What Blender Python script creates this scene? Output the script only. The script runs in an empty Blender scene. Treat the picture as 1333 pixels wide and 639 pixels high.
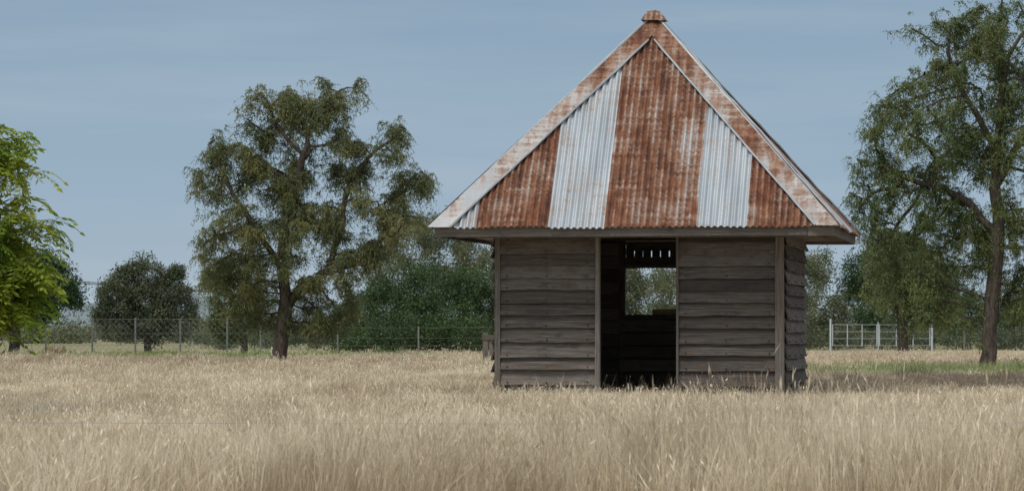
import bpy, math, random
import numpy as np
from mathutils import Vector, Matrix, Quaternion
random.seed(7); rng=np.random.default_rng(7)
F=4500.0; CH=0.93; HY=425.0
def P(px,py,d): return Vector(((px-666.5)/F*d, d, CH+(HY-py)/F*d))
scene=bpy.context.scene
# ---------------------------------------------------------------- helpers
def link(o,parent=None):
    scene.collection.objects.link(o)
    if parent: o.parent=parent
    return o
def empty(name,loc=(0,0,0),rz=0):
    e=bpy.data.objects.new(name,None); e.location=loc; e.rotation_euler=(0,0,rz); e.empty_display_size=.2
    return link(e)
class MT:
    def __init__(s,name):
        s.m=bpy.data.materials.new(name); s.m.use_nodes=True; s.t=s.m.node_tree; s.t.nodes.clear()
        s.out=s.t.nodes.new('ShaderNodeOutputMaterial')
    def n(s,typ,ins=None,**props):
        nd=s.t.nodes.new(typ)
        for k,v in props.items(): setattr(nd,k,v)
        for k,v in (ins or {}).items(): s.set(nd.inputs[k],v)
        return nd
    def set(s,sock,v):
        if isinstance(v,bpy.types.NodeSocket): s.t.links.new(v,sock)
        else:
            if sock.type=='RGBA' and len(v)==3: v=(*v,1)
            sock.default_value=v
    def noise(s,vec,scale,detail=3,rough=.5,dist=0):
        return s.n('ShaderNodeTexNoise',{'Vector':vec,'Scale':scale,'Detail':detail,'Roughness':rough,'Distortion':dist}).outputs[0]
    def math(s,op,a,b=0.0,clamp=False):
        return s.n('ShaderNodeMath',{0:a,1:b},operation=op,use_clamp=clamp).outputs[0]
    def mr(s,v,a,b,c=0.0,d=1.0,smooth=False):
        nd=s.n('ShaderNodeMapRange',{0:v,1:a,2:b,3:c,4:d})
        if smooth: nd.interpolation_type='SMOOTHSTEP'
        return nd.outputs[0]
    def mix(s,f,a,b,bt='MIX'):
        nd=s.n('ShaderNodeMix',data_type='RGBA',blend_type=bt)
        s.set(nd.inputs[0],f); s.set(nd.inputs[6],a); s.set(nd.inputs[7],b); return nd.outputs[2]
    def ramp(s,f,stops):
        nd=s.n('ShaderNodeValToRGB',{0:f}); e=nd.color_ramp.elements
        while len(e)<len(stops): e.new(.5)
        for i,(p,c) in enumerate(stops): e[i].position=p; e[i].color=(*c,1)
        return nd.outputs[0]
    def scalev(s,vec,sc):
        return s.n('ShaderNodeVectorMath',{0:vec,1:sc},operation='MULTIPLY').outputs[0]
    def finish(s,col,rough=.8,spec=.3,metal=0.0,bump=None,bstr=.3,bdist=.01,transl=0.0,tcol=None):
        b=s.n('ShaderNodeBsdfPrincipled')
        s.set(b.inputs['Base Color'],col); s.set(b.inputs['Roughness'],rough)
        s.set(b.inputs['Specular IOR Level'],spec); s.set(b.inputs['Metallic'],metal)
        if bump is not None:
            bn=s.n('ShaderNodeBump',{'Height':bump,'Strength':bstr,'Distance':bdist}); s.set(b.inputs['Normal'],bn.outputs[0])
        o=b.outputs[0]
        if transl:
            tr=s.n('ShaderNodeBsdfTranslucent',{'Color':tcol if tcol is not None else col})
            mx=s.n('ShaderNodeMixShader',{0:transl,1:o,2:tr.outputs[0]}); o=mx.outputs[0]
        s.t.links.new(o,s.out.inputs[0]); return s.m
class MB:
    def __init__(s): s.v=[];s.f=[];s.uv=[];s.mi=[]
    def face(s,pts,uvs=None,mi=0):
        i=len(s.v); s.v+= [tuple(p) for p in pts]; s.f.append(tuple(range(i,i+len(pts))))
        s.uv+= uvs if uvs else [(0,0)]*len(pts); s.mi.append(mi)
    def box(s,lo,hi,longax=0,M=None,jit=0.0,mi=0):
        r=random.random()*37
        o=[a for a in (0,1,2) if a!=longax]
        c=[]
        for z in (0,1):
            for y in (0,1):
                for x in (0,1):
                    c.append(Vector((hi[0] if x else lo[0],hi[1] if y else lo[1],hi[2] if z else lo[2]))+Vector([random.uniform(-jit,jit) for _ in range(3)]))
        uv=[(p[longax]+r,p[o[0]]+p[o[1]]+r*1.7) for p in c]
        if M: c=[M@p for p in c]
        i=len(s.v); s.v+=[tuple(p) for p in c]
        for q in ((0,2,3,1),(4,5,7,6),(0,1,5,4),(2,6,7,3),(0,4,6,2),(1,3,7,5)):
            s.f.append(tuple(i+k for k in q)); s.uv+=[uv[k] for k in q]; s.mi.append(mi)
    def tube(s,pts,rad,n=6,mi=0,cap=True):
        if not hasattr(rad,'__len__'): rad=[rad]*len(pts)
        pts=[Vector(p) for p in pts]; base=len(s.v); acc=0; accs=[]
        ref=Vector((.31,.17,.93)).normalized()
        for k,p in enumerate(pts):
            if k: acc+=(p-pts[k-1]).length
            accs.append(acc)
            t=(pts[min(k+1,len(pts)-1)]-pts[max(k-1,0)])
            if t.length<1e-6: t=Vector((0,0,1))
            t.normalize(); rr=ref if abs(t.dot(ref))<.9 else Vector((1,0,0))
            if abs(t.z)>.5: rr=Vector((1,0.1,0))
            a=t.cross(rr).normalized(); b=t.cross(a)
            for j in range(n):
                an=2*math.pi*j/n; s.v.append(tuple(p+(a*math.cos(an)+b*math.sin(an))*rad[k]))
        for k in range(len(pts)-1):
            for j in range(n):
                j2=(j+1)%n
                s.f.append((base+k*n+j,base+k*n+j2,base+(k+1)*n+j2,base+(k+1)*n+j))
                s.uv+=[(accs[k],j/n),(accs[k],(j+1)/n),(accs[k+1],(j+1)/n),(accs[k+1],j/n)]; s.mi.append(mi)
        if cap:
            for k in (0,len(pts)-1):
                s.f.append(tuple(base+k*n+j for j in range(n))); s.uv+=[(0,0)]*n; s.mi.append(mi)
    def obj(s,name,mats,parent=None,smooth=False,loc=None,do_link=True):
        me=bpy.data.meshes.new(name); me.from_pydata(s.v,[],s.f)
        ul=me.uv_layers.new(name='UVMap'); ul.data.foreach_set('uv',np.array(s.uv,dtype=np.float32).ravel())
        for m in mats: me.materials.append(m)
        me.polygons.foreach_set('material_index',np.array(s.mi,dtype=np.int32))
        if smooth: me.polygons.foreach_set('use_smooth',[True]*len(s.f))
        me.update(); o=bpy.data.objects.new(name,me)
        if loc is not None: o.location=loc
        if do_link: link(o,parent)
        return o
def scatter(name,pts,rots,scls,coll,parent=None):
    me=bpy.data.meshes.new(name); n=len(pts)
    me.vertices.add(n); me.vertices.foreach_set('co',np.asarray(pts,dtype=np.float32).ravel())
    a=me.attributes.new('rot','FLOAT_VECTOR','POINT'); a.data.foreach_set('vector',np.asarray(rots,dtype=np.float32).ravel())
    s=np.asarray(scls,dtype=np.float32)
    if s.ndim==1: s=np.stack([s,s,s],1)
    a=me.attributes.new('scl','FLOAT_VECTOR','POINT'); a.data.foreach_set('vector',s.ravel())
    a=me.attributes.new('pick','INT','POINT'); a.data.foreach_set('value',rng.integers(0,len(coll.objects),n).astype(np.int32))
    o=bpy.data.objects.new(name,me); link(o,parent)
    g=bpy.data.node_groups.new(name+'_gn','GeometryNodeTree')
    g.interface.new_socket('Geometry',in_out='INPUT',socket_type='NodeSocketGeometry')
    g.interface.new_socket('Geometry',in_out='OUTPUT',socket_type='NodeSocketGeometry')
    gi=g.nodes.new('NodeGroupInput'); go=g.nodes.new('NodeGroupOutput')
    ip=g.nodes.new('GeometryNodeInstanceOnPoints'); ci=g.nodes.new('GeometryNodeCollectionInfo')
    ci.inputs['Collection'].default_value=coll; ci.inputs['Separate Children'].default_value=True; ci.inputs['Reset Children'].default_value=True
    def na(nm,dt):
        q=g.nodes.new('GeometryNodeInputNamedAttribute'); q.data_type=dt; q.inputs['Name'].default_value=nm
        return next(x for x in q.outputs if x.enabled and x.name=='Attribute')
    er=g.nodes.new('FunctionNodeEulerToRotation')
    L=g.links.new
    L(gi.outputs[0],ip.inputs['Points']); L(ci.outputs[0],ip.inputs['Instance']); ip.inputs['Pick Instance'].default_value=True
    L(na('pick','INT'),ip.inputs['Instance Index']); L(na('rot','FLOAT_VECTOR'),er.inputs[0]); L(er.outputs[0],ip.inputs['Rotation'])
    L(na('scl','FLOAT_VECTOR'),ip.inputs['Scale']); L(ip.outputs[0],go.inputs[0])
    md=o.modifiers.new('inst','NODES'); md.node_group=g
    return o
# ---------------------------------------------------------------- materials
PITCH=.082
def geo_pos(m): return m.n('ShaderNodeNewGeometry').outputs['Position']
def rpi(m): return m.n('ShaderNodeNewGeometry').outputs['Random Per Island']
def ellmask(m,pos,c,r,nz):
    d=m.n('ShaderNodeVectorMath',{0:pos,1:c},operation='SUBTRACT').outputs[0]
    d=m.scalev(d,(1/r[0],1/r[1],0))
    l=m.n('ShaderNodeVectorMath',{0:d},operation='LENGTH').outputs['Value']
    l=m.math('ADD',l,nz)
    return m.mr(l,.75,1.25,1,0,True)
def field_tint(m,col,pos):
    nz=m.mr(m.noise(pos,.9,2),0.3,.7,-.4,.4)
    green=(.15,.23,.055)
    k=ellmask(m,pos,(-9.6,110,0),(6.0,13,1),nz); col=m.mix(m.math('MULTIPLY',k,.88),col,green)
    k=ellmask(m,pos,(7.6,69,0),(4.2,6.5,1),nz); col=m.mix(m.math('MULTIPLY',k,.75),col,green)
    k=ellmask(m,pos,(9.6,55.0,0),(6.2,7.5,1),nz); col=m.mix(m.math('MULTIPLY',k,.78),col,(.14,.108,.08))  # brown mown grass right of the hut, cast shade painted into its colour
    k=ellmask(m,pos,(-9,84,0),(6,6,1),nz); col=m.mix(m.math('MULTIPLY',k,.4),col,(.24,.18,.12))
    return col
def ground_mat():
    m=MT('ground'); pos=geo_pos(m)
    a=m.noise(pos,.35,5,.6); b=m.noise(pos,6,5,.7)
    c=m.mix(m.mr(a,.35,.65),(.34,.27,.18),(.50,.415,.29))
    c=m.mix(m.mr(b,.4,.7,0,.6),c,(.20,.155,.105))
    pv=m.scalev(pos,(1.2,.25,1)); c=m.mix(m.mr(m.noise(pv,1.3,4),.5,.75,0,.6),c,(.58,.49,.36))
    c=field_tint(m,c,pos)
    far=m.mr(m.n('ShaderNodeSeparateXYZ',{0:pos}).outputs[1],118,140,0,1)
    c=m.mix(m.math('MULTIPLY',far,.75),c,(.16,.16,.08))
    return m.finish(c,.95,.1,bump=b,bstr=.6,bdist=.05)
def grass_mat(name,base,tip,dark,pale=(.88,.80,.645)):
    m=MT(name); pos=geo_pos(m); r=rpi(m)
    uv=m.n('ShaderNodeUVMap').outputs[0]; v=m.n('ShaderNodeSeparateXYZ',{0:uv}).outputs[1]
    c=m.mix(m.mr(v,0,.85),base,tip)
    c=m.mix(m.mr(r,.58,1,0,.8),c,dark)
    c=m.mix(m.mr(r,.0,.33,.85,0),c,pale)
    big=m.noise(m.scalev(pos,(1,.4,1)),.7,3,.7); c=m.mix(m.mr(big,.48,.62,0,.62),c,(.33,.25,.16))
    c=m.mix(m.mr(big,.3,.45,.6,0),c,pale)
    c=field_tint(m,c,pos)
    return m.finish(c,.7,.3,transl=.25)
def leaf_mat(name,c1,c2,c3,tr=.3):
    m=MT(name); pos=geo_pos(m); r=rpi(m)
    c=m.mix(r,c1,c2)
    big=m.noise(pos,1.1,2,.6); c=m.mix(m.mr(big,.45,.68,0,.75),c,c3)
    return m.finish(c,.5,.4,transl=tr)
def bark_mat(name,c1,c2):
    m=MT(name); pos=geo_pos(m)
    s=m.noise(m.scalev(pos,(14,14,3)),1.6,5,.7)
    c=m.mix(m.mr(s,.35,.65),c1,c2)
    return m.finish(c,.9,.15,bump=s,bstr=.8,bdist=.03)
def wood_mat(name,dark,mid,light,warm=(.2,.14,.1)):
    m=MT(name); uv=m.n('ShaderNodeUVMap').outputs[0]; r=rpi(m)
    g=m.noise(m.scalev(uv,(1.6,75,1)),1,6,.7,.15)
    g2=m.noise(m.scalev(uv,(5,210,1)),1,3,.6)
    bl=m.noise(m.scalev(uv,(3.2,7,1)),1,5,.65)
    c=m.ramp(g,[(.33,dark),(.5,mid),(.67,light)])
    c=m.mix(m.mr(r,.35,1,0,.75),c,tuple(x*.42 for x in mid))
    c=m.mix(m.mr(r,0,.3,.5,0),c,light)
    c=m.mix(m.mr(bl,.5,.68,0,.7),c,warm)
    c=m.mix(m.mr(bl,.28,.44,.6,0),c,tuple(x*.6 for x in dark))
    c=m.mix(m.mr(g2,.56,.67,0,.65),c,(.022,.019,.017))
    return m.finish(c,.85,.2,bump=m.math('ADD',g,m.math('MULTIPLY',g2,.5)),bstr=.6,bdist=.012)
def metal_mat(name,bias,topb=0.0,corr=True,zb=1.0):
    m=MT(name); uv=m.n('ShaderNodeUVMap').outputs[0]; s=m.n('ShaderNodeSeparateXYZ',{0:uv})
    streak=m.noise(m.scalev(uv,(7,.8,1)),1,4,.6); patch=m.noise(m.scalev(uv,(2.0,1.1,1)),1,4,.55)
    fine=m.noise(uv,22,5,.7); hor=m.noise(m.scalev(uv,(1.6,13,1)),1,3,.6)
    v=m.math('ADD',m.math('MULTIPLY',streak,.42),m.math('MULTIPLY',patch,.46))
    v=m.math('ADD',v,m.math('MULTIPLY',fine,.28)); v=m.math('ADD',v,m.math('MULTIPLY',hor,.30))
    v=m.math('ADD',v,bias-.05)
    cw=m.math('COSINE',m.math('MULTIPLY',s.outputs[0],2*math.pi/PITCH))
    if corr: v=m.math('SUBTRACT',v,m.math('MULTIPLY',cw,.035))
    if topb: v=m.math('ADD',v,m.mr(s.outputs[1],0,3.9,-topb,topb))
    k=m.mr(v,.61,.74,0,1)
    rc=m.math('ADD',m.math('MULTIPLY',m.noise(m.scalev(uv,(9,1.1,1)),1.2,5,.7),.6),m.math('MULTIPLY',m.noise(uv,6,5,.75),.4))
    rust=m.ramp(rc,[(.35,(.035,.018,.014)),(.46,(.095,.036,.021)),(.55,(.175,.068,.034)),(.68,(.32,.165,.095))])
    rust=m.mix(m.mr(v,.72,.82,.5,0),rust,(.34,.215,.145))
    zn=m.noise(m.scalev(uv,(5,.6,1)),1,3,.5)
    zinc=m.mix(m.mr(zn,.35,.65),(.31*zb,.355*zb,.39*zb),(.43*zb,.47*zb,.50*zb))
    zinc=m.mix(m.mr(fine,.54,.74,0,.4),zinc,(.22,.22,.22))
    zinc=m.mix(m.mr(v,.50,.63,0,.5),zinc,(.36,.27,.21))
    c=m.mix(k,zinc,rust)
    return m.finish(c,m.mr(k,0,1,.5,.9),.35,metal=m.mr(k,0,1,.2,0),bump=fine,bstr=.2,bdist=.005)
MG=ground_mat()
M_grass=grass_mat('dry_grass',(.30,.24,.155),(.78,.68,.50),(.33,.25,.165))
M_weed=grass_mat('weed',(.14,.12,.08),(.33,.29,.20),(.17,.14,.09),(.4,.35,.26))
M_wood=wood_mat('weathered_boards',(.05,.043,.038),(.128,.112,.099),(.265,.24,.215),(.135,.095,.07))
M_wood2=wood_mat('post_timber',(.09,.08,.072),(.19,.17,.152),(.32,.295,.265),(.17,.125,.09))
M_wdark=wood_mat('inner_timber',(.13,.105,.085),(.24,.195,.165),(.36,.31,.26),(.26,.19,.14))
M_zinc=metal_mat('galvanised_iron',-.17); M_rust=metal_mat('rusty_iron',.11); M_rust2=metal_mat('half_rusty_iron',.05)
M_flash=metal_mat('hip_flashing',.0,.12,False,.85); M_flash2=metal_mat('hip_flashing_rusty',.05,.06,False,.85); M_lip=metal_mat('hip_edge',-.12,.1,False,.9)
m=MT('log_wood'); M_log=m.finish(m.mix(m.noise(geo_pos(m),30,3),(.5,.34,.17),(.68,.52,.3)),.7)
m=MT('galv_pipe'); M_pipe=m.finish(m.mix(m.noise(geo_pos(m),3,3),(.24,.27,.27),(.38,.41,.41)),.55,metal=.1)
m=MT('fence_wire'); M_wire=m.finish(m.mix(m.noise(geo_pos(m),2,2),(.13,.13,.13),(.24,.24,.24)),.6)
m=MT('nail'); M_nail=m.finish(m.mix(m.noise(geo_pos(m),9,2),(.015,.012,.01),(.05,.025,.015)),.8)
B1=bark_mat('bark_dark',(.035,.028,.023),(.13,.105,.088)); B2=bark_mat('bark_grey',(.05,.042,.035),(.17,.145,.12))
L_olive=leaf_mat('leaf_olive',(.07,.092,.035),(.16,.185,.075),(.25,.245,.09),.35)
L_right=leaf_mat('leaf_willowy',(.07,.105,.04),(.165,.205,.08),(.22,.245,.085),.35)
L_dark=leaf_mat('leaf_dark',(.022,.05,.02),(.05,.095,.034),(.075,.12,.04),.25)
L_grey=leaf_mat('leaf_grey_green',(.06,.08,.045),(.12,.145,.085),(.135,.15,.075),.25)
L_ash=leaf_mat('leaf_yellow_green',(.09,.18,.02),(.24,.36,.04),(.44,.46,.05),.4)
L_far=leaf_mat('leaf_far',(.08,.10,.05),(.145,.165,.085),(.20,.195,.085),.25)
L_hedge=leaf_mat('leaf_hedge',(.024,.052,.016),(.058,.10,.030),(.10,.15,.042),.25)
L_brown=leaf_mat('dead_twigs',(.14,.08,.045),(.25,.16,.09),(.2,.12,.07),.1)
# ---------------------------------------------------------------- instance sources
def newcoll(n): return bpy.data.collections.new(n)
def leaf(mb,p,d,L,W,up=None):
    d=d.normalized(); a=d.cross(up if up is not None else Vector([random.gauss(0,1) for _ in range(3)]))
    if a.length<1e-4: a=Vector((1,0,0))
    a.normalize(); a*=W*.5
    mb.face([p,p+d*L*.45+a,p+d*L,p+d*L*.45-a])
def spray_coll(name,mat,kind,variants=4):
    c=newcoll(name)
    for k in range(variants):
        mb=MB()
        if kind=='droop':
            for t in range(6):
                az=random.uniform(0,6.283); out=random.uniform(.12,.34); dr=random.uniform(.1,.42); up=random.uniform(0,.16)
                for i in range(12):
                    s=(i+1)/12; p=Vector((math.cos(az)*out*s,math.sin(az)*out*s,up*s*2*(1-s)-dr*s*s))
                    dirn=Vector((math.cos(az)*.5,math.sin(az)*.5,-.35-.8*s))+Vector([random.gauss(0,.6) for _ in range(3)])
                    leaf(mb,p,dirn,random.uniform(.055,.105),random.uniform(.02,.032))
        elif kind=='round':
            for i in range(85):
                v=Vector([random.gauss(0,1) for _ in range(3)]).normalized()
                p=v*random.uniform(.05,.28); p.z*=.8
                leaf(mb,p,v+Vector([random.gauss(0,.8) for _ in range(3)]),random.uniform(.05,.09),random.uniform(.028,.046))
        elif kind=='pinnate':
            for t in range(5):
                az=random.uniform(0,6.283); LL=random.uniform(.28,.40); el=random.uniform(-.1,.6)
                dh=Vector((math.cos(az),math.sin(az),0)); side=Vector((-math.sin(az),math.cos(az),0))
                pts=[]
                for i in range(8):
                    s=i/7; p=dh*LL*s*math.cos(el*.5)+Vector((0,0,LL*(math.sin(el)*s-.7*s*s))); pts.append(p)
                mb.tube(pts,.003,3,cap=False)
                for i in range(1,8):
                    for sd in (-1,1):
                        dd=side*sd+dh*.5+Vector((0,0,-.35+random.gauss(0,.12)))
                        leaf(mb,pts[i],dd,random.uniform(.09,.12)*(1-.35*abs(i/8-.45)),.036,Vector((0,0,1))+Vector([random.gauss(0,.3) for _ in range(3)]))
                leaf(mb,pts[7],dh+Vector((0,0,-.8)),.10,.036,side)
        elif kind=='twig':
            for i in range(60):
                v=Vector([random.gauss(0,1),random.gauss(0,1),abs(random.gauss(0,1))]).normalized()
                leaf(mb,v*random.uniform(0,.12),v+Vector([random.gauss(0,.4) for _ in range(3)]),random.uniform(.1,.2),.01)
        o=mb.obj(name+'_src',[mat],do_link=False); c.objects.link(o)
    return c
C_olive=spray_coll('sp_olive',L_olive,'droop',5); C_right=spray_coll('sp_right',L_right,'droop',5)
C_dark=spray_coll('sp_dark',L_dark,'round'); C_grey=spray_coll('sp_grey',L_grey,'round'); C_ash=spray_coll('sp_ash',L_ash,'pinnate',5)
C_far=spray_coll('sp_far',L_far,'round'); C_hedge=spray_coll('sp_hedge',L_hedge,'round'); C_brown=spray_coll('sp_twig',L_brown,'twig')
def grass_coll(name,mat,n,size,h0,h1,w,heads,variants=4,lean=.25):
    c=newcoll(name)
    for k in range(variants):
        mb=MB()
        for i in range(n):
            x,y=random.uniform(-size/2,size/2),random.uniform(-size/2,size/2)
            h=h0+(h1-h0)*random.random()**1.6; az=random.uniform(0,6.283); ln=abs(random.gauss(0,lean))*h
            la=random.uniform(0,6.283); lx,ly=math.cos(la)*ln,math.sin(la)*ln
            ax,ay=math.cos(az)*w/2,math.sin(az)*w/2
            b=Vector((x,y,-.02)); m1=Vector((x+lx*.3,y+ly*.3,h*.5)); t=Vector((x+lx,y+ly,h))
            a=Vector((ax,ay,0))
            mb.face([b-a,b+a,m1+a*.8,m1-a*.8],[(0,0),(0,0),(0,.5),(0,.5)])
            i0=len(mb.v); mb.v+=[tuple(t)]; mb.f.append((i0-1,i0-2,i0)); mb.uv+=[(0,.5),(0,.5),(0,1)]; mb.mi.append(0)
            if random.random()<heads:
                dd=(t-m1).normalized(); hl=random.uniform(.04,.08); aa=a.normalized()*w*1.0
                mb.face([t-dd*hl*.5,t+aa,t+dd*hl*.5,t-aa],[(0,1)]*4)
        o=mb.obj(name+'_src',[mat],do_link=False); c.objects.link(o)
    return c
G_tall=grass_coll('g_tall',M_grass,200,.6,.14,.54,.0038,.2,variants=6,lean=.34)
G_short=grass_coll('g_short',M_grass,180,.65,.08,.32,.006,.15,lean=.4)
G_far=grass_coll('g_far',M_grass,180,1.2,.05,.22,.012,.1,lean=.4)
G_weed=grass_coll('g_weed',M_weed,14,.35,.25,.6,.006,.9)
# ---------------------------------------------------------------- ground
gb=MB(); xs=[-3000,-300,-60,-20,0,20,60,300,3000]; ys=[-200,0,20,40,80,130,300,1500,6000]
for i in range(8):
    for j in range(8):
        gb.face([(xs[i],ys[j],0),(xs[i+1],ys[j],0),(xs[i+1],ys[j+1],0),(xs[i],ys[j+1],0)])
gb.obj('ground',[MG])
TH=math.radians(8.8); HC=Vector((1.93,46.77,0))
def in_hut(x,y):
    dx,dy=x-HC.x,y-HC.y; lx=dx*math.cos(TH)-dy*math.sin(TH); ly=dx*math.sin(TH)+dy*math.cos(TH)
    return (np.abs(lx)<2.05)&(np.abs(ly)<2.1)
def wob(x,y): return .5+.25*np.sin(x*.9+y*.31+1)+.25*np.sin(x*.37-y*.63)+.2*np.sin(x*2.1+y*1.3)+.15*np.sin(x*4.3-y*2.2)
def field(d0,d1,dens):
    A=.15*1.3*(d1*d1-d0*d0)+3*(d1-d0); n=int(A*dens)
    d=rng.uniform(d0,d1,n*3); hw=.15*1.3*d+1.5; x=rng.uniform(-1,1,n*3)*hw.max(); k=(np.abs(x)<hw)
    d=d[k][:n]; x=x[k][:n]; k=~in_hut(x,d); return x[k],d[k]
def put_grass(name,coll,d0,d1,dens,hs,par):
    x,d=field(d0,d1,dens); w=wob(x,d); h=np.interp(d,*hs)*(.6+.62*w)*rng.uniform(.7,1.3,len(x))
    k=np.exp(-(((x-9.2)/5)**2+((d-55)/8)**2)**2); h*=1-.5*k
    r=np.stack([rng.normal(0,.13,len(x)),rng.normal(0,.13,len(x)),rng.uniform(0,6.283,len(x))],1)
    xy=rng.uniform(.85,1.2,len(x))
    scatter(name,np.stack([x,d,np.zeros(len(x))],1),r,np.stack([xy,xy,np.clip(h,.2,1.3)],1),coll,par)
GR=empty('dry_grass')
put_grass('tall_front_grass',G_tall,17.0,20.5,7.5,([16,19,20.5],[1.0,.95,.8]),GR)
put_grass('field_grass',G_tall,20.5,33,4.4,([20.5,23,27,33],[.66,.5,.44,.38]),GR)
put_grass('short_grass',G_short,29,64,4.2,([29,38,44,50,64],[.72,.58,.46,.5,.5]),GR)
put_grass('distant_grass',G_far,60,116,1.3,([60,100,116],[.7,.55,.4]),GR)
pts=[]
while len(pts)<95:
    s=random.uniform(-1,1)
    if len(pts)<70: lx,ly=s*2.4,-2.1-abs(random.gauss(0,.3))
    else: lx,ly=2.1+abs(random.gauss(0,.3)),s*2.1
    if abs(lx)<.5 and random.random()<.6: continue
    pts.append((HC.x+lx*math.cos(TH)+ly*math.sin(TH),HC.y-lx*math.sin(TH)+ly*math.cos(TH),0))
scatter('tall_weeds',pts,[(0,0,random.uniform(0,6.28)) for _ in pts],[random.uniform(.3,.65) for _ in pts],G_weed)
# ---------------------------------------------------------------- hut
hut=empty('weatherboard_hut',HC,-TH)
E=2.6; ZE=2.24; ZP=5.13; W=1.88; H=ZP-ZE; L=math.hypot(E,H); ca,sa=E/L,H/L; ZW=2.13
def rot4(k): return Matrix.Rotation(k*math.pi/2,4,'Z')
def board(mb,M,x0,x1,z0,h,out0=0.0):
    n=max(2,int((x1-x0)/.12)); r=random.random()*50; sag=random.uniform(-.006,.006); ph=random.uniform(0,6)
    tilt=random.uniform(-.008,.008); rows=[]; bo=.068+random.uniform(-.010,.014); warp=random.uniform(-.006,.010)
    for i in range(n+1):
        t=i/n; x=x0+(x1-x0)*t
        e=sag*math.sin(t*3.14)+tilt*(t-.5)+.003*math.sin(ph+t*9)+random.uniform(-.0035,.0035); w=warp*math.sin(ph*2+t*5)
        sec=[(-.002,z0+h+.02),(-.014,z0+h+.02),(-bo-w,z0+e),(-bo+.028-w,z0+e-.001)]
        rows.append([Vector((x,y-out0,z)) for y,z in sec])
    vv=[0,.02,.02+h,.04+h]
    base=len(mb.v)
    for rw in rows: mb.v+=[tuple(M@p) for p in rw]
    for i in range(n):
        for j in range(4):
            j2=(j+1)%4; a,b=base+i*4,base+(i+1)*4
            mb.f.append((a+j,a+j2,b+j2,b+j)); ua,ub=rows[i][0].x+r,rows[i+1][0].x+r
            mb.uv+=[(ua,vv[j]+r),(ua,vv[j2]+r),(ub,vv[j2]+r),(ub,vv[j]+r)]; mb.mi.append(0)
    mb.f.append((base,base+1,base+2,base+3)); mb.uv+=[(r,r+.1*q) for q in range(4)]; mb.mi.append(0)
    e=base+n*4; mb.f.append((e+3,e+2,e+1,e)); mb.uv+=[(r,r+.1*q) for q in range(4)]; mb.mi.append(0)
def panel(mb,nb,M,x0,x1,z0,z1,cols=()):
    z=z0
    while z<z1-.03:
        h=random.choice([.155,.165,.175,.185,.20]) if z<.9 else random.uniform(.15,.172)
        h=min(h,z1-z)
        if z1-(z+h)<.05: h=z1-z
        board(mb,M,x0+random.uniform(-.006,.004),x1+random.uniform(-.004,.006),z,h)
        for c in cols:
            cx=c+random.uniform(-.008,.008); zz=z+.03+random.uniform(-.004,.01)
            nb.box((cx-.007,-.076,zz-.007),(cx+.007,-.04,zz+.007),0,M)
        z+=h
wb=MB(); nb=MB()
def WM(k): return rot4(k)@Matrix.Translation((0,-W,0))
DX0,DX1=-.50,.50
pl=WM(0)
panel(wb,nb,pl,-W+.07,DX0-.06,.0,ZW,(-1.72,-1.2,-.66))
panel(wb,nb,pl,DX1+.03,W-.10,.0,ZW,(.62,1.15,1.70))
panel(wb,nb,WM(1),-W+.09,W-.09,.0,ZW,(-1.7,-.6,.6,1.7))
panel(wb,nb,WM(3),-W+.09,W-.09,.0,ZW,(-1.7,0,1.7))
wx0,wx1=-.62,.36; bk=WM(2)
panel(wb,nb,bk,-W+.09,-wx1,.0,ZW); panel(wb,nb,bk,-wx0,W-.09,.0,ZW)
panel(wb,nb,bk,-wx1,-wx0,.0,1.08); panel(wb,nb,bk,-wx1,-wx0,1.75,1.89)
x=-wx1; q=0
gaps=[.006,.014,.018,.011,.016,.004,.012,.007]
while x<-wx0-.02:
    wb.box((x,-.03,1.89),(min(x+.112,-wx0),-.012,2.00+.03*(q%2)),2,bk,.001); x+=.112+gaps[q%8]; q+=1
wb.box((-wx1,-.048,1.995),(-wx0,-.032,ZW),0,bk,.001)
wb.obj('wall_boards',[M_wood],hut); nb.obj('nails',[M_nail],hut)
ib=MB()
for k in range(4):
    M=WM(k)
    if k==0: xs_=[-1.75,-1.15,-.58,.58,1.15,1.75]
    elif k==2: xs_=[-1.75,-1.15,-wx1-.05,-wx0+.05,1.2,1.75]
    else: xs_=[-1.7,-.85,0,.85,1.7]
    for sx in xs_: ib.box((sx-.035,.002,0.1),(sx+.035,.09,ZW),2,M,.003)
    if k!=0:
        rr=[(-W+.1,-wx1-.09),(-wx0+.09,W-.1)] if k==2 else [(-W+.1,W-.1)]
        for a,b in rr:
            z=.1
            while z<2.05:
                ib.box((a,.095,z),(b,.112,z+.17),0,M,.003); z+=.183
        if k==2:
            z=.12
            while z<.95:
                ib.box((-wx1-.08,.095,z),(-wx0+.08,.112,z+.16),0,M,.004); z+=.185
for i in range(20):
    ib.box((-1.85+i*.185,-1.84,.04),(-1.85+i*.185+.175,1.84,.08),1)
ib.obj('inner_frame',[M_wdark],hut)
pb=MB()
for sx,sy in ((-1,-1),(1,-1),(1,1),(-1,1)):
    a=.10 if sx>0 else .07
    pb.box((sx*W-(a if sx>0 else 0),-W-.074 if sy<0 else W-.06,0),(sx*W+(0.012 if sx>0 else a),-W+.06 if sy<0 else W+.074,ZW-.002),2,None,.004)
pb.box((DX0-.058,-W-.080,0),(DX0,-W+.06,ZW-.004),2,None,.004)
pb.box((DX1,-W-.078,0),(DX1+.028,-W+.06,ZW-.004),2,None,.003)
pb.box((DX0,-W-.05,0.02),(DX1,-W+.06,.085),0,None,.004)
pb.box((wx0-.01,W-.06,1.045),(wx1+.01,W+.05,1.085),0,None,.003); pb.box((wx0-.01,W-.06,1.755),(wx1+.01,W+.04,1.80),0,None,.003)
pb.box((wx0-.04,W-.06,1.086),(wx0,W+.075,1.753),2,None,.003); pb.box((wx1,W-.06,1.086),(wx1+.04,W+.075,1.753),2,None,.003)
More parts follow.
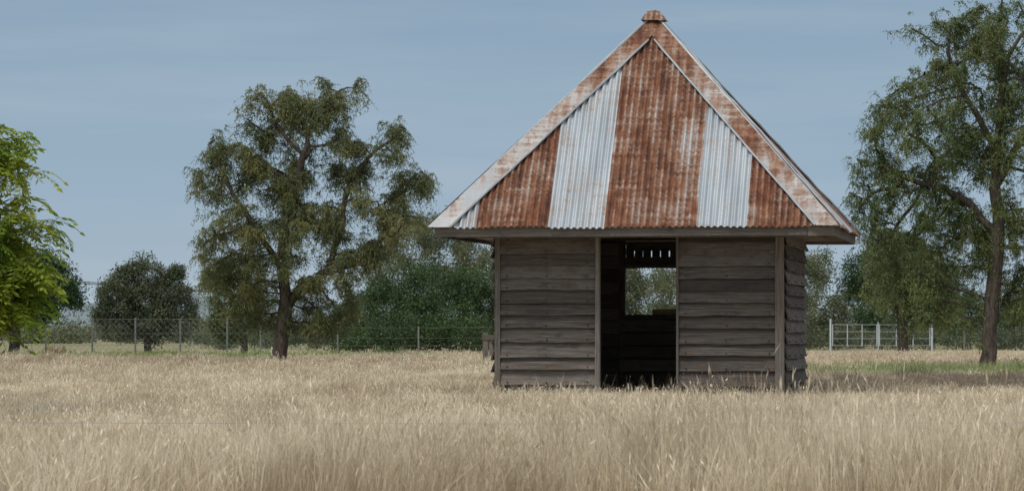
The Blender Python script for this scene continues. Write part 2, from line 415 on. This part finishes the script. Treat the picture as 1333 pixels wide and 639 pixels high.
pb.obj('posts_and_frames',[M_wood2],hut)
fb=MB()
for k in range(4):
    M=rot4(k)
    if k==0:
        fb.box((-E+.03,-E+.02,ZE-.15),(E-.36,-E+.06,ZE-.018),0,M,.008); fb.box((E-.355,-E+.012,ZE-.155),(E-.02,-E+.065,ZE-.022),0,M,.004)
        fb.box((-E+.30,-E+.062,ZE-.168),(E-.3,-E+.10,ZE-.05),0,M,.005)
    else: fb.box((-E+.062,-E+.025,ZE-.15),(E-.065,-E+.06,ZE-.02),0,M,.005)
fb.obj('fascia_boards',[M_wood2],hut)
sb=MB()
for k in range(4):
    M=rot4(k); y=-E+.105
    while y<-W-.05:
        e=-y-.01-.14*(k%2); sb.box((-e,y,ZE-.105),(e,y+.13,ZE-.085),0,M,.001); y+=.137
for k in range(4):
    M=rot4(k)
    for u in (-1.8,-1.2,-.6,0,.6,1.2,1.8):
        Lr=L*(1-abs(u)/E)-.15
        if Lr<.4: continue
        R=Matrix.Translation((u,-E,ZE))@Matrix.Rotation(math.atan2(H,E),4,'X')
        sb.box((-.025,.12,-.11),(.025,Lr,-.03),1,M@R,.002)
sb.obj('rafters_and_soffit',[M_wdark],hut)
# roof
def rp(u,s,n): return Vector((u,-E+s*ca-n*sa,ZE+s*sa+n*ca))
rb=MB(); AMP=.017
def stripe(k,u):
    if k==0:
        if u<-2.02: return 2
        if u<-1.09: return 1
        if u<-.36: return 0
        if u<.50: return 1
        if u<.83: return 3
        if u<1.47: return 0
        return 1
    return [1,0,3,1,0,1,3][int((u+2.6)//.78)%7] if k==2 else ([1,3,1,0,1,1,3][int((u+2.6)//.76)%7])
for k in range(4):
    M=rot4(k); nc=520; us=[-E+.03+(2*E-.06)*i/nc for i in range(nc+1)]; NR=20; base=len(rb.v)
    for u in us:
        sm=L*(1-abs(u)/E)
        jag=-.055+.008*math.sin(int((u+E)/.762)*2.3)
        for j in range(NR+1):
            s=jag+(sm-jag)*j/NR
            st=int((u+2.6)/.74)
            nn=AMP*math.cos(2*math.pi*u/PITCH)+.006*math.sin(s*2.1+st*1.7)+.004*math.sin(s*7+u*3)+.0035*(st%2)
            rb.v.append(tuple(M@rp(u,s,nn)))
    for i in range(nc):
        um=(us[i]+us[i+1])/2; mi=stripe(k,um)
        ro=k*90*PITCH
        for j in range(NR):
            a=base+i*(NR+1)+j; b=a+NR+1
            rb.f.append((a,b,b+1,a+1))
            def uvp(ii,jj):
                u=us[ii]; sm=L*(1-abs(u)/E); return (u+ro,-.05+(sm+.05)*jj/NR)
            rb.uv+=[uvp(i,j),uvp(i+1,j),uvp(i+1,j+1),uvp(i,j+1)]; rb.mi.append(mi)
rb.obj('corrugated_roof',[M_zinc,M_rust,metal_mat('pale_iron',-.10),M_rust2],hut,smooth=True)
hb=MB(); NS=40
for k in range(4):
    M=rot4(k)
    for sg in (-1,1):
        prev=None; lip=[]
        for i in range(NS+1):
            s=-.065+(L+.0)*i/NS*.985; uo=E*(1-s/L); wh=.30; ui=max(0.0,uo-wh)
            wv=.006*math.sin(s*4+k)+.004*math.sin(s*13+sg)
            row=[(uo+.0,s,.034),((uo*2+ui)/3,s,.028+wv*.5),((uo+2*ui)/3,s,.031+wv),(ui,s,.034+wv)]
            if prev:
                for q in range(3):
                    a,b,c,d=prev[q],prev[q+1],row[q+1],row[q]
                    f=[a,b,c,d] if sg<0 else [d,c,b,a]
                    hb.face([M@rp(sg*p[0],p[1],p[2]) for p in f],[(p[0]*sg+k*3.1+5,p[1]) for p in f],0 if sg<0 and k==0 else 1)
            prev=row
            if uo-wh>0.0 : lip.append(M@rp(sg*ui,s,.038+wv))
        hb.tube(lip,[.015+.003*math.sin(i*1.9) for i in range(len(lip))],6,2)
    hp=[M@Vector((-E-.01+(E+.01)*t,-E-.01+(E+.01)*t,ZE-.02+(H+.06)*t)) for t in [i/20 for i in range(21)]]
    hb.tube(hp,[.024+.004*math.sin(i*2.3) for i in range(21)],8,2)
hb.obj('hip_flashing',[M_flash,M_flash2,M_lip],hut,smooth=False)
cb=MB()
top=[(-.09,-.08,ZP+.062),(.09,-.06,ZP+.055),(.08,.08,ZP+.06),(-.08,.07,ZP+.068)]
bot=[(-.17,-.165,ZP-.06),(.165,-.17,ZP-.07),(.17,.165,ZP-.065),(-.165,.17,ZP-.065)]
apex=(0,0,ZP+.085)
for i in range(4):
    j=(i+1)%4; cb.face([bot[i],bot[j],top[j],top[i]],[(0,0),(.4,0),(.3,.2),(.1,.2)]); cb.face([top[i],top[j],apex],[(0,.2),(.3,.2),(.2,.3)])
cb.obj('peak_cap',[M_rust],hut)
lg=MB(); lg.tube([Vector((-.24,W-.0,1.135)),Vector((-.05,W-.0,1.14)),Vector((.2,W+.01,1.137))],[.044,.048,.05],10)
lgo=lg.obj('timber_log',[M_log],None,True); lgo.location=HC; lgo.rotation_euler=(0,0,-TH)
# ---------------------------------------------------------------- trees
def tree(name,d,trunks,lobes,coll,bark,rbase,nattr=420,leafn=1500,lsc=(.7,1.2),depthf=1.0,extra_hang=0.0,step=.22,fill=.25,seed=1):
    rg=np.random.default_rng(seed); ppm=F/d
    e=empty(name,P(trunks[0][0][0],HY+CH*ppm,d)); org=np.array(e.location)
    nodes=[];par=[]
    for tr in trunks:
        pts=[np.array(P(x,y,d))-org for x,y in tr]
        for i in range(len(pts)):
            if i==0:
                if nodes:
                    D=[np.linalg.norm(q-pts[0]) for q in nodes]; last=int(np.argmin(D)); continue
                nodes.append(pts[0]+np.array([0,0,-.15])); par.append(-1); last=0; continue
            a=nodes[last]; b=pts[i]+np.array([0,rg.normal(0,.12 if i>1 else 0),0]); m=max(1,int(np.linalg.norm(b-a)/step))
            for q in range(1,m+1):
                nodes.append(a+(b-a)*q/m+rg.normal(0,.015,3)); par.append(last); last=len(nodes)-1
    vol=np.array([l[2]*l[3] for l in lobes],float); vol/=vol.sum()
    at=[]
    for l,v in zip(lobes,vol):
        n=max(4,int(nattr*v)); c=np.array(P(l[0],l[1],d))-org; yo=rg.uniform(-.5,.5)*l[2]/ppm*.8
        u=rg.normal(0,1,(n,3)); u/=np.linalg.norm(u,axis=1)[:,None]; r=rg.uniform(.15,1,n)**.45
        q=u*r[:,None]*np.array([l[2]/ppm,l[2]/ppm*depthf,l[3]/ppm]); q+=c; q[:,1]+=yo; at.append(q)
    at=np.concatenate(at); alive=np.ones(len(at),bool)
    N=np.array(nodes); ntr=len(nodes)
    D=np.linalg.norm(at[:,None]-N[None],axis=2); ni=D.argmin(1); nd=D.min(1)
    kill=step*1.6
    for it in range(140):
        idx=np.where(alive)[0]
        if len(idx)==0: break
        acc={}
        for a in idx:
            k=ni[a]; v=at[a]-N[k]; acc.setdefault(k,[]).append(v/ (np.linalg.norm(v)+1e-6))
        new=[]
        for k,vs in acc.items():
            v=np.sum(vs,0)+rg.normal(0,.25,3); v[2]+=.1*len(vs)
            ln=np.linalg.norm(v)
            if ln<.05: continue
            v/=ln
            new.append(N[k]+v*step); par.append(int(k))
        if not new: break
        new=np.array(new); i0=len(N); N=np.concatenate([N,new])
        DD=np.linalg.norm(at[:,None]-new[None],axis=2); m=DD.min(1); mi=DD.argmin(1)
        up=m<nd; ni[up]=i0+mi[up]; nd[up]=m[up]; alive&=nd>kill
        if len(N)>5000: break
    n=len(N); ch=[[] for _ in range(n)]
    for i,p in enumerate(par):
        if p>=0: ch[p].append(i)
    rad=np.zeros(n); ex=2.35
    for i in range(n-1,-1,-1):
        rad[i]=.006 if not ch[i] else (sum(rad[c]**ex for c in ch[i]))**(1/ex)
    sc=rbase/rad[0]; rad=.005+rad*sc*np.clip(rad/rad[0],0,1)**.12
    mb=MB(); stack=[(0,None)]
    while stack:
        s,pp=stack.pop(); chain=[s]
        while ch[chain[-1]]:
            c=sorted(ch[chain[-1]],key=lambda q:-rad[q])
            for o in c[1:]: stack.append((o,chain[-1]))
            chain.append(c[0])
        pts=([N[pp]] if pp is not None else [])+[N[c] for c in chain]
        rr=([rad[s]] if pp is not None else [])+[rad[c] for c in chain]
        if pp is None: rr[0]*=1.45; rr[1]*=1.15
        if len(pts)>1: mb.tube(pts,rr,8 if rr[0]>.05 else 4,cap=False)
    mb.obj('trunk_and_limbs',[bark],e,True)
    cut=np.quantile(rad[ntr:],.85)
    thin=[i for i in range(ntr,n) if rad[i]<=cut]; w=np.array([2.5 if not ch[i] else 1.0 for i in thin])
    cl=np.array([.55+max(0,.9*math.sin(N[i][0]*2.3+seed)*math.sin(N[i][2]*2.6+seed*2)+.5*math.sin(N[i][1]*2.1)+.4) for i in thin]); w*=cl; w/=w.sum()
    pk=rg.choice(thin,leafn,p=w)
    pos=N[pk]+rg.normal(0,.10,(leafn,3))*np.array([1,1,.8])
    nf=int(leafn*fill)
    if nf: 
        ai=rg.integers(0,len(at),nf); pos[:nf]=at[ai]+rg.normal(0,.14,(nf,3))
    pos[:,2]-=rg.uniform(0,1,leafn)**2*extra_hang
    rot=np.stack([rg.normal(0,.35,leafn),rg.normal(0,.35,leafn),rg.uniform(0,6.283,leafn)],1)
    scatter('foliage',pos,rot,rg.uniform(lsc[0],lsc[1],leafn),coll,e)
    return e
tree('pepper_tree',87,[[(362,473),(367,440),(372,405),(370,370),(366,335),(372,290),(385,240),(400,190)],
    [(372,405),(392,372),(425,352),(460,345),(490,320),(510,290)],[(370,350),(340,310),(315,270)],[(425,352),(445,300),(450,250)]],
    [(385,150,60,45),(345,150,38,40),(430,135,40,45),(464,105,18,14),(290,205,38,42),(268,235,20,26),(370,220,65,45),(450,215,42,45),(514,185,32,32),(532,232,30,36),
     (480,265,52,35),(390,285,70,40),(305,290,48,42),(285,335,34,46),(318,378,32,40),(430,345,60,32),(520,300,36,32),(400,410,48,27),(450,398,30,34),(350,335,40,38),(470,330,40,30)],
    C_olive,B1,.18,nattr=620,leafn=3600,lsc=(.5,1.0),extra_hang=.3,seed=3,fill=.2)
tree('willowy_tree',76,[[(1285,482),(1288,440),(1292,390),(1296,340),(1300,290),(1297,230),(1300,160),(1310,80)],
    [(1298,300),(1260,262),(1225,245),(1190,235)],[(1297,250),(1320,200),(1350,150)],[(1299,200),(1275,150),(1250,110),(1235,70)]],
    [(1265,55,45,45),(1310,30,55,45),(1238,100,40,40),(1300,110,60,50),(1180,135,40,36),(1215,170,50,44),(1150,170,34,32),(1122,235,32,36),(1170,230,47,40),
     (1270,190,55,45),(1330,190,55,60),(1220,260,50,44),(1138,285,34,34),(1185,310,38,42),(1260,290,50,50),(1320,290,45,50),(1160,350,24,38),(1240,365,38,42),
     (1390,80,60,70),(1400,200,60,70),(1390,310,50,60),(1325,370,36,40),(1228,25,22,28),(1200,390,22,32),(1180,30,16,14)],
    C_right,B1,.165,nattr=760,leafn=4700,lsc=(.45,.9),extra_hang=.5,seed=5,fill=.2)
tree('round_shrub_tree',128,[[(196,468),(192,440),(185,415),(180,395)],[(192,445),(205,420),(215,395)],[(192,440),(165,420)],[(192,450),(225,425)]],
    [(188,360,34,26),(152,385,32,30),(225,385,30,34),(190,400,55,32),(138,412,22,26),(245,412,16,26),(203,345,18,14),(165,425,35,20),(225,430,30,18),(160,352,14,12)],
    C_grey,B1,.13,nattr=240,leafn=900,lsc=(.7,1.5),seed=8,step=.25,fill=.1)
tree('small_gum_tree',112,[[(318,468),(317,440),(312,410),(300,380)],[(317,440),(330,400)]],
    [(285,365,24,26),(300,395,30,26),(330,385,24,30),(300,345,24,18),(335,415,22,16),(290,420,20,14)],
    C_olive,B1,.12,nattr=120,leafn=550,lsc=(.7,1.2),seed=9,extra_hang=.3)
tree('broad_leafed_tree',105,[[(18,470),(20,430),(25,400)],[(20,430),(50,395)]],
    [(20,375,50,35),(60,365,32,28),(78,385,30,25),(40,400,45,22),(-20,380,40,40),(62,338,22,16),(20,345,30,20)],
    C_dark,B1,.16,nattr=200,leafn=1000,lsc=(.9,1.4),seed=10)
tree('ash_tree',33,[[(-150,552),(-148,450),(-145,330),(-130,240),(-110,150)],[(-147,400),(-90,350),(-30,330)],[(-145,330),(-80,260),(-20,230)],[(-147,380),(-90,400),(-30,390),(10,385)]],
    [(-60,190,55,45),(0,195,30,24),(20,210,16,22),(-60,260,50,30),(0,290,46,20),(42,283,24,10),(-60,330,60,30),(-10,345,34,18),(5,380,36,24),(46,388,20,16),(-50,395,50,25),(16,412,20,14),(5,320,24,14),
     (-200,200,90,90),(-220,330,80,60),(-120,100,70,50)],
    C_ash,B2,.09,nattr=300,leafn=820,lsc=(.65,1.0),seed=12,step=.14,fill=.3)
tree('hanging_tree',118,[[(1176,458),(1174,425),(1172,390),(1180,350)],[(1174,425),(1160,385)]],
    [(1180,330,45,35),(1215,345,35,35),(1160,370,28,30),(1225,385,28,30),(1190,385,30,25),(1150,335,20,25)],
    C_right,B1,.16,nattr=150,leafn=850,lsc=(.8,1.4),seed=15,extra_hang=.7)
def mass(name,lobes,coll,dens=1.0,sc=(1.,1.7),seed=1,parent=None):
    rg=np.random.default_rng(seed); pts=[]
    for px,py,rx,ry,d in lobes:
        ppm=F/d; c=np.array(P(px,py,d)); R=np.array([rx/ppm,rx/ppm*.8,ry/ppm]); n=int(dens*22*(R[0]*R[2]+.5*R[0]*R[1]+.3))
        u=rg.normal(0,1,(n,3)); u/=np.linalg.norm(u,axis=1)[:,None]
        f=1+.18*np.sin(u[:,0]*6+px)*np.sin(u[:,2]*7+py)+.12*np.sin(u[:,0]*13+u[:,2]*11)
        r=(rg.uniform(.35,1,n)**.5)*f; q=c+u*r[:,None]*R; q=q[q[:,2]>.1]; pts.append(q)
    pts=np.concatenate(pts); n=len(pts)
    rot=np.stack([rg.uniform(0,6.28,n),rg.uniform(0,6.28,n),rg.uniform(0,6.28,n)],1)
    return scatter(name,pts,rot,rg.uniform(sc[0],sc[1],n),coll,parent)
hl=[(470,420,34,38,121),(505,405,40,45,119),(545,398,40,50,120),(585,402,40,48,119),(625,405,35,48,120),(530,435,60,28,117),(600,435,60,28,117),(455,442,28,20,119),(660,410,40,40,121),(560,375,34,28,122),(500,375,22,20,122),(610,375,30,24,122),(490,445,40,16,116)]
mass('hedge',hl,C_hedge,2.3,(.9,1.4),21)
mass('background_trees',[(535,325,35,42,145),(585,340,40,42,148),(625,325,35,48,150),(598,300,25,26,150),(560,300,25,27,148),(640,370,45,45,147),(490,345,30,32,148),(520,290,18,18,147),
    (1055,365,22,40,140),(1070,350,20,26,142),(1050,410,30,40,138),(1085,420,28,30,138),(700,370,60,50,150),(780,370,70,60,155),(850,395,60,45,155),(900,380,60,60,150),(980,380,60,55,150)],C_far,1.4,(1.0,1.7),22)
mass('dark_background_trees',[(1120,360,30,28,150),(1140,385,35,35,150),(1110,395,25,25,150),(1150,415,40,28,148),(1230,400,30,30,150),(1260,410,35,35,150),(1130,345,18,14,150),(1310,420,30,30,148),(1350,410,40,45,148),(1215,425,30,22,148)],C_dark,1.5,(1.1,1.8),23)
rg=np.random.default_rng(4); fl=[]
for x in range(-420,1800,24):
    d=rg.uniform(185,240); top=rg.uniform(424,436) if x<440 else rg.uniform(405,425)
    if 225<x<300: top-=16
    fl.append((x+rg.uniform(-8,8),(top+447)/2,rg.uniform(20,34),(447-top)/2+3,d))
mass('distant_tree_line',fl,C_far,.55,(1.8,3.0),25)
mass('understory_bushes',[(x+rg.uniform(-12,12),rg.uniform(438,446),rg.uniform(14,26),rg.uniform(8,14),rg.uniform(134,150)) for x in list(range(1040,1400,18))+list(range(270,450,20))],C_grey,1.0,(.9,1.5),26)
mass('dead_shrub',[(76,464,17,10,104)],C_brown,5,(.6,1.1),31)
# ---------------------------------------------------------------- fences, gate, post, wires, hills
def fence(name,x0,x1,d,h,sp,mesh,pw=.025):
    b=MB(); x=x0
    while x<=x1:
        j=random.uniform(-.04,.04); b.box((x-pw,d-.035,0),(x+pw,d+.035,h+j),2,None,.004); x+=sp*random.uniform(.92,1.08)
    for q in ((.06,.3,.6,.97) if mesh else (.35,.6,.95)):
        z=h*q; b.tube([(x0,d-.045,z),((x0+x1)/2,d-.045,z-.01),(x1,d-.045,z)],.005 if mesh else .003,4)
    if mesh:
        st=.2; x=x0-h
        while x<x1:
            for sg in (1,-1):
                xa,xb=(x,x+h*.9) if sg>0 else (x+h*.9,x)
                b.tube([(xa,d-.06,.06),(xb,d-.06,h*.96)],.0032,3,cap=False)
            x+=st
    return b.obj(name,[M_wire])
fence('wire_fence',-19,-8.2,108,1.2,1.45,True)
fence('wire_fence',-8.0,-.6,110,.95,2.6,False)
fence('wire_fence',12.8,22,136,.9,2.4,False)
def gate(d,x0,x1):
    X0,X1=(x0-666.5)/F*d,(x1-666.5)/F*d; b=MB(); e=empty('farm_gate',(X0,d,0)); w=X1-X0
    for x in (0,w): b.tube([(x,0,-.1),(x,0,1.22)],.036,8)
    b.obj('gate_posts',[M_pipe],e,True); b=MB(); mid=w*.47
    for a,c in ((.08,mid-.05),(mid+.05,w-.08)):
        for z in (.22,.48,.74,1.0): b.tube([(a,0,z),(c,0,z)],.016,6)
        for x in (a,c,(a*2+c)/3,(a+2*c)/3): b.tube([(x,-.0,.2),(x,0,1.02)],.018,6)
    b.tube([(mid,0.0,-.1),(mid,0.0,1.1)],.022,6)
    b.obj('gate_leaves',[M_pipe],e,True)
gate(130,1081,1213)
pe=empty('fence_post',(P(632,0,88).x,88,0)); b=MB(); b.box((-.07,-.07,-.1),(.07,.07,.78),2,None,.01); b.box((.10,-.05,-.1),(.19,.05,.70),2,None,.01); b.box((-.09,-.09,.60),(.30,-.072,.72),0,None,.004)
b.obj('split_timber',[M_wood2],pe)
b=MB(); d=21.5
b.tube([(-6,d,.36),(-3,d,.335),(0,d+.1,.325),(3,d,.335),(6,d,.36)],.0022,5)
for x in (-6,6): b.box((x-.05,d-.05+.06,-.1),(x+.05,d+.05+.06,.9),2,None,.006)
b.obj('front_wire_fence',[M_pipe])
pw=empty('power_line',(-42,700,0)); b=MB(); b.tube([(0,0,0),(0,0,7.2)],.15,8); b.box((-.9,-.08,6.5),(.9,.08,6.65),0); b.tube([(-190,-60,0),(-190,-60,26)],.2,8); b.box((-190.9,-60.08,25.2),(-189.1,-59.92,25.35),0)
b.obj('poles',[M_wdark],pw); b=MB()
for ox,oz in ((-.8,6.7),(.8,6.9)):
    b.tube([(ox-190*t,-60*t,oz+(18.7)*t-8*t*(1-t)) for t in [i/16 for i in range(17)]],.08,4)
b.obj('cables',[M_nail],pw)
m=MT('hills'); pos=geo_pos(m); M_hill=m.finish(m.mix(m.noise(pos,.02,4),(.15,.19,.21),(.19,.225,.235)),1,.0)  # bluish distance haze is painted into the base colour
b=MB(); X=list(range(-1500,1501,30))
def hz(x): return max(2,16+9*math.sin(x*.0062+2.4)+5*math.sin(x*.017)+2*math.sin(x*.05))
for i in range(len(X)-1):
    b.face([(X[i],2600,-2),(X[i+1],2600,-2),(X[i+1],2900,hz(X[i+1])),(X[i],2900,hz(X[i]))])
    b.face([(X[i],2900,hz(X[i])),(X[i+1],2900,hz(X[i+1])),(X[i+1],3300,-2),(X[i],3300,-2)])
b.obj('hills',[M_hill],smooth=True)
# ---------------------------------------------------------------- world, sun
SE,SAZ=math.radians(60),math.radians(-140)
w=bpy.data.worlds.new('World'); scene.world=w; w.use_nodes=True; nt=w.node_tree; nt.nodes.clear()
class WT(MT):
    def __init__(s): s.t=nt; s.out=nt.nodes.new('ShaderNodeOutputWorld')
m=WT()
sky=m.n('ShaderNodeTexSky',sky_type='NISHITA'); sky.sun_disc=False; sky.sun_elevation=SE; sky.sun_rotation=SAZ; sky.air_density=1.2; sky.dust_density=2.0
tc=m.n('ShaderNodeTexCoord').outputs['Generated']; z=m.n('ShaderNodeSeparateXYZ',{0:tc}).outputs[2]
g=m.ramp(z,[(0.0,(4.1,5.0,5.8)),(.04,(3.2,4.4,5.6)),(.10,(2.45,3.6,4.9)),(.35,(5.3,6.0,6.8)),(1,(8.8,9.2,9.8))])
cl=m.noise(m.scalev(tc,(4,4,40)),1.6,5,.55)
g=m.mix(m.mr(cl,.45,.75,0,.2),g,(5.6,6.2,6.7))
c=m.mix(.94,sky.outputs[0],g)
bg=m.n('ShaderNodeBackground',{'Color':c,'Strength':.1}); nt.links.new(bg.outputs[0],m.out.inputs[0])
sl=bpy.data.lights.new('sun','SUN'); sl.energy=2.4; sl.angle=math.radians(18); sl.color=(1,.95,.87)
so=bpy.data.objects.new('sun',sl); link(so)
sd=Vector((math.sin(SAZ)*math.cos(SE),math.cos(SAZ)*math.cos(SE),math.sin(SE))); so.rotation_euler=(-sd).to_track_quat('-Z','Y').to_euler(); so.location=sd*30
# ---------------------------------------------------------------- camera
cd=bpy.data.cameras.new('camera'); cd.sensor_width=36; cd.lens=36*F/1333; cd.clip_end=9000; cd.clip_start=.5
cd.dof.use_dof=True; cd.dof.focus_distance=46; cd.dof.aperture_fstop=11
co=bpy.data.objects.new('camera',cd); link(co); co.location=(0,0,CH); co.rotation_euler=(math.radians(90)+math.atan((HY-319.5)/F),0,0)
scene.camera=co
scene.view_settings.view_transform='Standard'; scene.view_settings.look='None'; scene.view_settings.exposure=0
